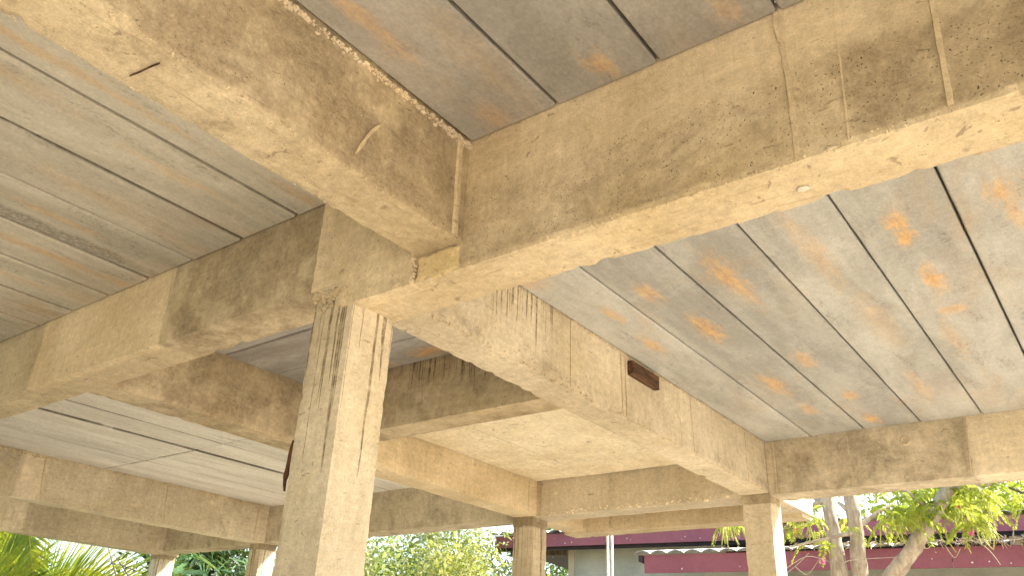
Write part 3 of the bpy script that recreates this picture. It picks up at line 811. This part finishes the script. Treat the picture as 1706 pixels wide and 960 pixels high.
slope = (NV * math.cos(math.radians(9)) + ZV * math.sin(math.radians(9))).normalized()
corrugated('awning_roof', A0 - U * .10 - NV * .06 + ZV * .004, U, 10.2, slope, 1.62, parent=house)
corrugated('roof', UL + ZV * (uh + .006) - U * .1 - NV * .06, U, 13.6, slope, 5.0, parent=house)
# wall
WP = P1 + NV * .42
wl = on_plane(948, 920, WP)
WLp = Vector((wl.x, wl.y, 0)); WH = UL.z + .10
boxes('wall', [(WLp + U * .085, U * 10.5, NV * .15, ZV * WH)], M['plaster'], house)
boxes('corner_post', [(WLp - NV * .02, U * .085, NV * .19, ZV * (WH - .02))], M['plaster_trim'], house)
boxes('soffit_beam', [(UL + NV * .06 - ZV * .035, U * 13.2, NV * .06, ZV * .10)], M['darksteel'], house)
boxes('eave_beam', [(UL + NV * .30 - ZV * .07 + U * .1, (WLp - UL).dot(U) * U - U * .12, NV * .10, ZV * .08)], M['barkdark'], house)
boxes('soffit', [(UL + NV * .13 + ZV * .05, U * 13.2, NV * 4.6, ZV * .02)], M['darksteel'], house)
# grey flashing and a dark sheet standing in for the shaded gap above the awning
fl = on_plane(1210, 907, WP - NV * .05)
boxes('flashing', [(Vector((fl.x, fl.y, A0.z + .135)), U * 8.6, NV * .03, ZV * .07)], M['flash'], house)
boxes('flashing', [(Vector((fl.x, fl.y, A0.z + .215)) + NV * .012, U * 8.6, NV * .03, ZV * .035)], M['flash'], house)
boxes('gap_shade_sheet', [(Vector((fl.x, fl.y, A0.z + .10)) + NV * .035 - U * .02, U * 8.7, NV * .01, ZV * .26)], M['darksteel'], house)
q = on_plane(1680, 893, WP - NV * .10)
boxes('bracket', [(Vector((q.x, q.y, A0.z + .22)), U * .12, NV * .06, ZV * .16)], M['plaster'], house)
boxes('gutter_end', [(A0 - U * .06 - NV * .02 - ZV * .07, U * .045, NV * .5, ZV * .066)], M['darksteel'], house)
# flecks where the paint has gone
rr = random.Random(5)
V = []; F = []
for k in range(60):
    o_ = (A0 - ZV * fh * rr.uniform(.15, .9) + U * rr.uniform(.1, 9)) if k < 36 else (UL + ZV * uh * rr.uniform(.2, .9) + U * rr.uniform(.5, 10))
    s = len(V); r = rr.uniform(.004, .010)
    for i in range(6):
        a = math.pi * i / 3; V.append(o_ - NV * .002 + U * r * math.cos(a) * rr.uniform(.7, 1.3) + ZV * r * math.sin(a))
    F.append([s + i for i in range(6)])
o = link('paint_flecks', V, F, M['speck'], house); o['kind'] = 'stuff'
# dry leaves and twigs collected along the awning edge
nL = 5200
tt = np.sqrt(rng.random(nL)) * 9.2 + .75
bs = np.array([(A0 + ZV * .035)[:]]) + tt[:, None] * np.array([U[:]]) + rng.normal(0, 1, (nL, 1)) * 0.05 * np.array([NV[:]]) + np.abs(rng.normal(0, 1, (nL, 1))) * np.array([[0, 0, .016]]) - .03 * np.array([NV[:]])
Vv, Ff = leaf_arrays(bs, rng.normal(0, 1, (nL, 3)) * np.array([1, 1, .5]) + np.array([.05, -.3, -.25]), rng.normal(0, 1, (nL, 3)), rng.uniform(.03, .12, nL), rng.uniform(.006, .024, nL))
o = tri_object('leaf_litter', Vv, Ff, M['litter'], house); o['kind'] = 'stuff'

# ================================================================== trees and shrubs
def limb_path(a, b, sag=0.0, wob=0.06, n=8, rr=random):
    a = Vector(a); b = Vector(b); L = (b - a).length; out = []
    ph = rr.random() * 40
    for i in range(n + 1):
        t = i / n; p = a.lerp(b, t)
        p.z += sag * math.sin(math.pi * t)
        k = wob * L * math.sin(math.pi * min(1, t * 1.1)) if t < .9 else 0
        p += Vector((nz((t * 2.3, ph, 0), 1.4), nz((t * 2.3, 5, ph), 1.4), 0)) * k
        out.append(p)
    return out

def shrub(name, base, lobes, nleaf, lsize, mat, bark, label, cat, stems, group=None, seed=1, shape=0.42, droop=0.2, part='crown', trunk_r=0.05):
    rs = np.random.default_rng(seed); rr = random.Random(seed)
    root = empty(name, base, label, cat, group)
    V = []; F = []
    for k, (c, r) in enumerate(lobes):
        if k >= stems: break
        b0_ = Vector(base) + Vector((rr.uniform(-.12, .12), rr.uniform(-.12, .12), -.03)) * (1 if stems > 1 else 0)
        P = limb_path(b0_, Vector(c) + Vector((0, 0, r[2] * .2)), 0.1, 0.10, 9, rr)
        tube_geo(P, [trunk_r * (1 - .75 * i / 9) for i in range(10)], 8, V, F, 0.25)
        for q in range(7):
            a = P[rr.randint(4, 9)]; d = Vector((rr.gauss(0, 1), rr.gauss(0, 1), rr.gauss(.3, .6))).normalized()
            P2 = limb_path(a, a + Vector((d.x * r[0], d.y * r[1], d.z * r[2])) * .85, 0.03, 0.12, 5, rr)
            tube_geo(P2, [trunk_r * .32 * (1 - .8 * i / 5) for i in range(6)], 5, V, F)
    link('trunk', V, F, bark, root, smooth=True)
    vol = np.array([r[0] * r[1] * r[2] for c, r in lobes]) ** (2 / 3); vol /= vol.sum()
    ncl = max(20, nleaf // 26)
    which = rs.choice(len(lobes), ncl, p=vol)
    cen = np.array([lobes[i][0] for i in which]); rad = np.array([lobes[i][1] for i in which])
    d = rs.normal(0, 1, (ncl, 3)); d /= np.linalg.norm(d, axis=1, keepdims=True)
    clump = cen + d * rad * (rs.random((ncl, 1)) ** 0.42)
    clump[:, 2] = np.maximum(clump[:, 2], base[2] + .12)
    ci = rs.integers(0, ncl, nleaf)
    pos = clump[ci] + rs.normal(0, 1, (nleaf, 3)) * lsize * 1.5
    out = pos - cen[ci]; out /= np.linalg.norm(out, axis=1, keepdims=True) + 1e-6
    dr = out * .6 + rs.normal(0, 1, (nleaf, 3)) * .7 + np.array([0, 0, -droop])
    L = lsize * rs.uniform(.6, 1.35, nleaf)
    Vv, Ff = leaf_arrays(pos, dr, out * .5 + rs.normal(0, 1, (nleaf, 3)) * .5 + np.array([0, 0, .7]), L, L * shape * rs.uniform(.8, 1.2, nleaf))
    tri_object(part, Vv, Ff, mat, root)
    return root
def gp(px, py, dist): 
    p = at_dist(px, py, dist); return p
def ground_at(px, dist):
    p = at_dist(px, 930, dist); return (p.x, p.y, 0.0)

# pale bushes between the main column and the next one
def bush_at(px, dist, zs, r, n, ls, mat, label, seed, name='leafy_shrub', cat='shrub', **kw):
    b = ground_at(px, dist); rr = random.Random(seed); lobes = []
    for z in zs:
        for k in range(3): lobes.append(((b[0] + rr.uniform(-.55, .55) * r, b[1] + rr.uniform(-.55, .55) * r, z + rr.uniform(-.2, .2)), (r * rr.uniform(.45, .75), r * rr.uniform(.45, .75), .42 * rr.uniform(.8, 1.3))))
    return shrub(name, b, lobes, n, ls, mat, M['twig'] if mat in (M['sunlit_leaf'], M['yellow_leaf']) else M['barkdark'], label, cat, kw.pop('stems', 6), seed=seed, **kw)
bush_at(655, 10.8, (1.2, 2.0, 2.8), 0.95, 5200, .085, M['sunlit_leaf'], 'pale sunlit shrub right beside the streaked main column', 61)
bush_at(745, 11.6, (1.2, 2.1, 2.9, 3.5), 1.0, 5200, .085, M['sunlit_leaf'], 'tall pale sunlit shrub standing between two other pale shrubs', 62)
bush_at(815, 10.6, (1.0, 1.8, 2.5), 0.80, 4200, .075, M['yellow_leaf'], 'yellowish green sunlit shrub in front of the maroon fascia end', 63)
bush_at(700, 15.5, (1.2, 2.0, 2.9, 3.4), 1.8, 5200, .12, M['mid_leaf'], 'broad mid green tree behind the pale shrubs', 64, 'leafy_tree', 'tree', trunk_r=.09)
bush_at(690, 13.4, (1.5, 2.3, 3.0), 1.1, 2600, .10, M['dark_leaf'], 'dark green shrub added to darken the gaps in the pale shrubs', 70)  # added so its dark leaves give the shade inside the pale shrubs
bush_at(925, 17.5, (1.6, 2.6, 3.6, 4.4, 5.0), 2.0, 12000, .11, M['mid_leaf'], 'rounded green bush seen under the eave of the house', 65)
# evergreens and bamboo to the left
bush_at(345, 15.0, (1.0, 2.0, 3.0, 3.9), 1.5, 15000, .17, M['dark_leaf'], 'dense dark green tree behind the bamboo', 66, 'evergreen_tree', 'tree', trunk_r=.09, shape=.3)
bush_at(215, 13.6, (.9, 1.7), 0.8, 3000, .14, M['mid_leaf'], 'low green shrub beside the far corner column under the palm', 67, shape=.25)
bush_at(130, 17.5, (1.0, 1.9), 1.0, 5000, .14, M['dark_leaf'], 'dark green shrub behind the palm fronds', 68, shape=.35)
# tree beyond the roof of the house
def roof_tree(px, dist, r, z, n, mat, label, seed):
    b = ground_at(px, dist); rr = random.Random(seed); lobes = []
    for k in range(11): lobes.append(((b[0] + rr.uniform(-.8, .8) * r, b[1] + rr.uniform(-.6, .6) * r, z + rr.uniform(-.9, 1.5)), (r * rr.uniform(.3, .5), r * rr.uniform(.3, .5), rr.uniform(.5, .8))))
    shrub('leafy_tree', b, lobes, n, .13, mat, M['barkdark'], label, 'tree', 6, seed=seed, trunk_r=.12, shape=.45)
roof_tree(1690, 16.5, 2.2, 4.9, 9000, M['pinnate_leaf'], 'bright green leafy tree rising behind the maroon house roof', 69)

# bamboo: broad lance leaves, the front ones singly
bb = ground_at(350, 12.8)
bam = empty('bamboo_clump', bb, 'clump of bamboo with long blue-green lance leaves between two far columns', 'bamboo')
rr = random.Random(21); V = []; F = []; tips = []
for k in range(16):
    a = Vector((bb[0] + rr.uniform(-.55, .55), bb[1] + rr.uniform(-.35, .35), -.02)); b = a + Vector((rr.uniform(-.8, .8), rr.uniform(-.6, .4), rr.uniform(2.4, 3.5)))
    P = limb_path(a, b, 0, .06, 9, rr); tube_geo(P, [.016 * (1 - .7 * i / 9) for i in range(10)], 6, V, F); tips += P[4:]
link('stem', V, F, M['mid_leaf'], bam, smooth=True)
V = []; F = []
for i in range(7):
    t = i / 6; wd = .030 * (math.sin(math.pi * min(1, .12 + t * .88)) ** .8) if t < 1 else 0.0004
    z = -.25 * t * t * .6
    V += [(-wd, t * 1.0, z + wd * .25), (0, t, z), (wd, t, z + wd * .25)]
    if i: s = len(V) - 6; F += [[s, s + 1, s + 4, s + 3], [s + 1, s + 2, s + 5, s + 4]]
leaf0 = None
for k in range(240):
    p = tips[rr.randrange(len(tips))] + Vector((rr.gauss(0, .16), rr.gauss(0, .16), rr.gauss(0, .10)))
    if leaf0 is None:
        o = leaf0 = link('leaf', V, F, M['bamboo_leaf'], bam, smooth=True)
    else:
        o = leaf0.copy(); COL.objects.link(o); o.parent = bam
    o.matrix_parent_inverse = Matrix(); sc_ = rr.uniform(.30, .52)
    o.location = p - Vector(bb); o.scale = (sc_ * 2.4, sc_, sc_)
    o.rotation_euler = (rr.gauss(-.35, .45), rr.gauss(0, .6), rr.uniform(0, 6.28))
nL = 900
ti = rng.integers(0, len(tips), nL); base = np.array([t[:] for t in tips])[ti] + rng.normal(0, .2, (nL, 3)) + np.array([-.1, .3, -.1])
Lx = rng.uniform(.18, .36, nL)
Vv, Ff = leaf_arrays(base, rng.normal(0, 1, (nL, 3)) * np.array([1, 1, .5]) + np.array([0, 0, -.35]), np.tile([0, 0, 1.], (nL, 1)) + rng.normal(0, .4, (nL, 3)), Lx, Lx * .09)
o = tri_object('foliage', Vv, Ff, M['bamboo_leaf'], bam); o['kind'] = 'stuff'

# coconut palm
PD = 12.6
pb = ground_at(5, PD)
palm = empty('coconut_palm', pb, 'young coconut palm with arching yellow-green fronds beyond the far beam', 'palm')
rr = random.Random(8)
top = at_dist(8, 1062, PD)
P = smooth_path([(pb[0], pb[1], -.03), (pb[0] + .06, pb[1], .6), (pb[0] - .03, pb[1] - .02, 1.2), top], 7)
V, F = tube_geo(P, [.17 - .07 * min(1, i / 12) for i in range(len(P))], 12, rough=.12)
link('trunk', V, F, M['bark'], palm, smooth=True)
def frond(ctrl, leaflen, seed, nrm=None, fall=.10):
    """ctrl: rachis control points from the crown outwards; nrm: which way the blade faces"""
    rs = np.random.default_rng(seed)
    P = smooth_path(ctrl, 7); n = len(P) - 1
    V, F = tube_geo(P, [.018 * (1 - .85 * i / n) for i in range(n + 1)], 6)
    fr = link('frond', V, F, M['rachis'], palm, smooth=True)
    Vl = []; Fl = []; length = sum((P[i + 1] - P[i]).length for i in range(n)); m_ = int(length * 30)
    for k in range(m_):
        t = .16 + .84 * k / m_; f = t * n; i = min(n - 1, int(f)); b = P[i].lerp(P[i + 1], f - i)
        tg = (P[i + 1] - P[i]).normalized()
        nv = Vector(nrm) if nrm is not None else Vector((0, 0, 1)) - tg * tg.z
        side = tg.cross(nv).normalized()
        for s_ in (-1, 1):
            L = leaflen * (math.sin(math.pi * (0.16 + .76 * t)) ** .7) * rs.uniform(.85, 1.1)
            dr = (side * s_ * .78 + tg * .72 + nv * .10 + Vector(rs.normal(0, .06, 3))).normalized()
            q = b.copy(); ww = .026; s0 = len(Vl); v_ = dr.copy(); wa = dr.cross(nv).normalized()
            wa = (wa + nv * rs.normal(.2, .5)).normalized()
            for j in range(5):
                hw = ww * (1 - (j / 4) ** 1.8) * .5 + .0008
                Vl += [q + wa * hw, q - wa * hw]
                v_ = (v_ + Vector((0, 0, -fall))).normalized(); q = q + v_ * (L / 4)
                if j: Fl.append([s0 + 2 * j - 2, s0 + 2 * j - 1, s0 + 2 * j + 1, s0 + 2 * j])
    o = link('leaflets', Vl, Fl, M['palm_leaf'], fr); o['kind'] = 'stuff'
def pxs(pts, d0, d1):
    return [top] + [at_dist(x, y, d0 + (d1 - d0) * i / (len(pts) - 1)) for i, (x, y) in enumerate(pts)]
back = -Vector((fw.x, fw.y, 0)).normalized()
face = (back + Vector((0, 0, .45))).normalized()
frond(pxs([(45, 1015), (95, 985), (150, 972), (215, 985), (262, 1020)], PD, PD - .4), .98, 1, face, .05)
frond(pxs([(50, 1030), (110, 1000), (180, 985), (240, 1000)], PD + .1, PD + .3), .85, 2, face, .06)
frond(pxs([(30, 1010), (60, 975), (105, 955), (160, 952), (205, 985)], PD + .2, PD + .7), .80, 3, face, .05)
frond(pxs([(-40, 1010), (-20, 975), (20, 965), (60, 975)], PD, PD - .7), .95, 4, face, .03)
frond(pxs([(-60, 1020), (-45, 985), (-10, 950), (40, 940)], PD + .2, PD + .5), .95, 5, face, .04)
frond(pxs([(20, 950), (38, 862), (46, 868), (50, 905), (56, 965), (60, 1010)], PD + .1, PD - .8), .60, 6, back, .10)
frond(pxs([(-20, 960), (-10, 850), (5, 860), (15, 910), (22, 970)], PD + .3, PD + .6), .60, 7, back, .10)
for k in range(9):
    az = 2 * math.pi * k / 9 + rr.uniform(-.2, .2); d = Vector((math.cos(az), math.sin(az), 0)); L = rr.uniform(1.2, 1.7)
    frond([top, top + d * L * .35 + Vector((0, 0, .5)), top + d * L * .75 + Vector((0, 0, .6)), top + d * L * 1.1 + Vector((0, 0, .3)), top + d * L * 1.3 + Vector((0, 0, -.2))], .6, 20 + k, None, .22)

# thin bare sapling in the gap of sky
sb = ground_at(205, 12.3)
sap = empty('bare_sapling', sb, 'thin bare grey twigs against the sky beside the palm', 'sapling')
V = []; F = []
for px0, py0, px1, py1 in ((178, 905, 195, 965), (190, 925, 215, 962), (196, 940, 226, 952), (205, 945, 222, 935)):
    a = at_dist(px1, py1, 12.3); b = at_dist(px0, py0, 12.3)
    tube_geo(limb_path(a, b, 0, .05, 5), [.009, .008, .007, .006, .005, .004], 5, V, F)
tube_geo([Vector(sb), at_dist(208, 1010, 12.3), at_dist(195, 965, 12.3)], [.016, .013, .009], 6, V, F)
link('stem', V, F, M['barkdark'], sap)

# multi-stemmed tree with feathery leaves, pods and red flowers
TY = 5.8
tb = at_y(1412, 960, TY); tb = Vector((tb.x, TY, 0))
tree = empty('pinnate_tree', tb, 'three-stemmed grey tree with feathery leaves, hanging pods and red flowers', 'tree')
fork = tb + Vector((.02, 0, 1.45))
def stem(pts, r0, r1, name='trunk'):
    P = smooth_path(pts, 7); n = len(P)
    P = [p + Vector((nz(p, 2.5), nz(p, 2.5, 7), 0)) * .025 for p in P]
    V, F = tube_geo(P, [(r0 + (r1 - r0) * i / (n - 1)) * (1 + .10 * nz(p, 5, 2)) for i, p in enumerate(P)], 14, rough=.22)
    return link(name, V, F, M['bark'], tree, smooth=True), P
s1, P1s = stem([tb + Vector((-.05, 0, -.03)), tb + Vector((-.07, 0, 1.2)), at_y(1400, 960, TY), at_y(1391, 905, TY), at_y(1383, 855, TY), at_y(1378, 815, TY), at_y(1366, 760, TY)], .074, .042)
s2, P2s = stem([tb + Vector((.05, .02, -.03)), tb + Vector((.07, 0, 1.2)), at_y(1436, 960, TY), at_y(1430, 900, TY), at_y(1419, 840, TY), at_y(1412, 790, TY), at_y(1425, 700, TY)], .078, .042)
s3, P3s = stem([at_y(1428, 1042, TY), at_y(1452, 1010, TY), at_y(1491, 957, TY), at_y(1527, 905, TY), at_y(1560, 855, TY), at_y(1584, 812, TY), at_y(1640, 730, TY)], .070, .050)
LIMBS = [((1590, 812), (1650, 806), (1700, 790)), ((1428, 880), (1470, 850), (1492, 838)), ((1422, 862), (1402, 842), (1395, 838)), ((1425, 888), (1400, 893), (1318, 912)),
         ((1378, 830), (1340, 850), (1308, 868)), ((1383, 850), (1300, 800), (1200, 830)), ((1560, 855), (1500, 815), (1440, 790)), ((1590, 810), (1560, 770), (1500, 760)), ((1600, 800), (1680, 760), (1740, 780)),
         ((1600, 800), (1660, 740), (1760, 700)), ((1412, 800), (1440, 740), (1500, 700)), ((1380, 820), (1330, 750), (1260, 740))]
for k, (a, b, c) in enumerate(LIMBS):
    yy = TY + rr.uniform(-.35, .45); V = []; F = []
    Pp = smooth_path([at_y(*a, TY), at_y(*b, (TY + yy) / 2), at_y(*c, yy)], 6); n = len(Pp)
    tube_geo(Pp, [.026 * (1 - .75 * i / (n - 1)) if k != 0 else .034 * (1 - .6 * i / (n - 1)) for i in range(n)], 7, V, F, .2); link('limb', V, F, M['bark'], tree, smooth=True)
# drooping bare twigs
V = []; F = []
for a, b, c in (((1310, 948), (1345, 928), (1385, 938)), ((1312, 955), (1330, 940), (1348, 922)), ((1308, 914), (1345, 905), (1380, 912)), ((1325, 945), (1345, 958), (1365, 932)), ((1404, 942), (1420, 934), (1500, 929)),
                ((1500, 929), (1520, 922), (1528, 908)), ((1627, 900), (1650, 920), (1667, 942)), ((1632, 812), (1645, 850), (1650, 905)), ((1640, 815), (1655, 870), (1665, 905)), ((1575, 910), (1590, 930), (1600, 915)), ((1530, 905), (1545, 915), (1558, 900))):
    V = []; F = []; yy = TY + rr.uniform(-.2, .3); Pp = smooth_path([at_y(*a, yy), at_y(*b, yy), at_y(*c, yy)], 6); n = len(Pp)
    tube_geo(Pp, [.0045 * (1 - .5 * i / (n - 1)) for i in range(n)], 5, V, F); link('twig', V, F, M['twig'], tree)
# feathery leaves: leaflets along drooping rachises
SPR = []
def spray_zone(x0, x1, y0, y1, n, dy=.5):
    for _ in range(n): SPR.append(at_y(rr.uniform(x0, x1), rr.uniform(y0, y1), TY + rr.uniform(-dy, dy)))
spray_zone(1185, 1245, 815, 878, 18); spray_zone(1310, 1372, 840, 888, 20); spray_zone(1400, 1425, 840, 880, 5); spray_zone(1458, 1560, 838, 875, 32)
spray_zone(1480, 1660, 795, 862, 85); spray_zone(1595, 1650, 850, 880, 14); spray_zone(1350, 1680, 715, 790, 45, .5); spray_zone(1345, 1385, 895, 915, 4); spray_zone(1660, 1790, 780, 830, 16)
bL = []; dL = []; nLs = []; lL = []; VR = []; FR = []
for p in SPR:
    az = rr.uniform(0, 6.28); d = Vector((math.cos(az), math.sin(az), rr.uniform(-.5, .35))).normalized(); L = rr.uniform(.16, .30); n = 9; q = p.copy(); Pp = []
    for i in range(n + 1):
        Pp.append(q.copy()); d = (d + Vector((0, 0, -.17))).normalized(); q = q + d * (L / n)
    tube_geo(Pp, [.0018] * (n + 1), 3, VR, FR)
    side = d.cross(Vector((0, 0, 1)))
    side = side.normalized() if side.length > .05 else Vector((1, 0, 0))
    for i in range(1, n + 1):
        t = (Pp[i] - Pp[i - 1]).normalized()
        for k in range(2):
            for s_ in (-1, 1):
                bL.append(Pp[i - 1].lerp(Pp[i], k / 2)[:]); dL.append((side * s_ + t * .45 + Vector((0, 0, -.25)))[:]); nLs.append((0.1, 0.1, 1)); lL.append(.052 * (1.15 - .5 * i / n) * rr.uniform(.85, 1.15))
lL = np.array(lL)
Vv, Ff = leaf_arrays(np.array(bL), np.array(dL) + rng.normal(0, .12, (len(bL), 3)), np.array(nLs) + rng.normal(0, .25, (len(bL), 3)), lL, lL * .42, .1, .1)
tri_object('crown', Vv, Ff, M['pinnate_leaf'], tree)
link('leaf_stalk', VR, FR, M['pod'], tree)['kind'] = 'stuff'
V = []; F = []
for k in range(95):
    z_ = rr.choice(((1200, 1242, 868, 892), (1312, 1370, 862, 895), (1455, 1560, 862, 893), (1560, 1660, 868, 896), (1480, 1650, 850, 885)))
    p = at_y(rr.uniform(z_[0], z_[1]), rr.uniform(z_[2], z_[3]) - 10, TY + rr.uniform(-.35, .35)); L = rr.uniform(.10, .20); dx = rr.uniform(-.05, .07)
    Pp = smooth_path([p, p + Vector((dx * .2, 0, -L * .5)), p + Vector((dx, rr.uniform(-.02, .02), -L))], 4)
    tube_geo(Pp, [.0045 * math.sin(math.pi * (.12 + .8 * i / (len(Pp) - 1))) + .001 for i in range(len(Pp))], 5, V, F)
link('pod', V, F, M['pod'], tree, smooth=True)['kind'] = 'stuff'
def flower(px, py, mat, r):
    r *= 0.7
    p = at_y(px, py, TY - .35); n = 26; rs = np.random.default_rng(int(px))
    Vv, Ff = leaf_arrays(np.tile(np.array(p[:]), (n, 1)) + rs.normal(0, r * .25, (n, 3)), rs.normal(0, 1, (n, 3)) + np.array([0, 0, -.2]), rs.normal(0, 1, (n, 3)), rs.uniform(.6, 1.2, n) * r, rs.uniform(.4, .7, n) * r)
    tri_object('flower', Vv, Ff, mat, tree)
for px, py, m_, r in ((1326, 888, 'petal', .045), (1597, 845, 'petal', .022), (1618, 890, 'petal_pink', .035), (1370, 937, 'petal_pink', .035)):
    flower(px, py, M[m_], r)
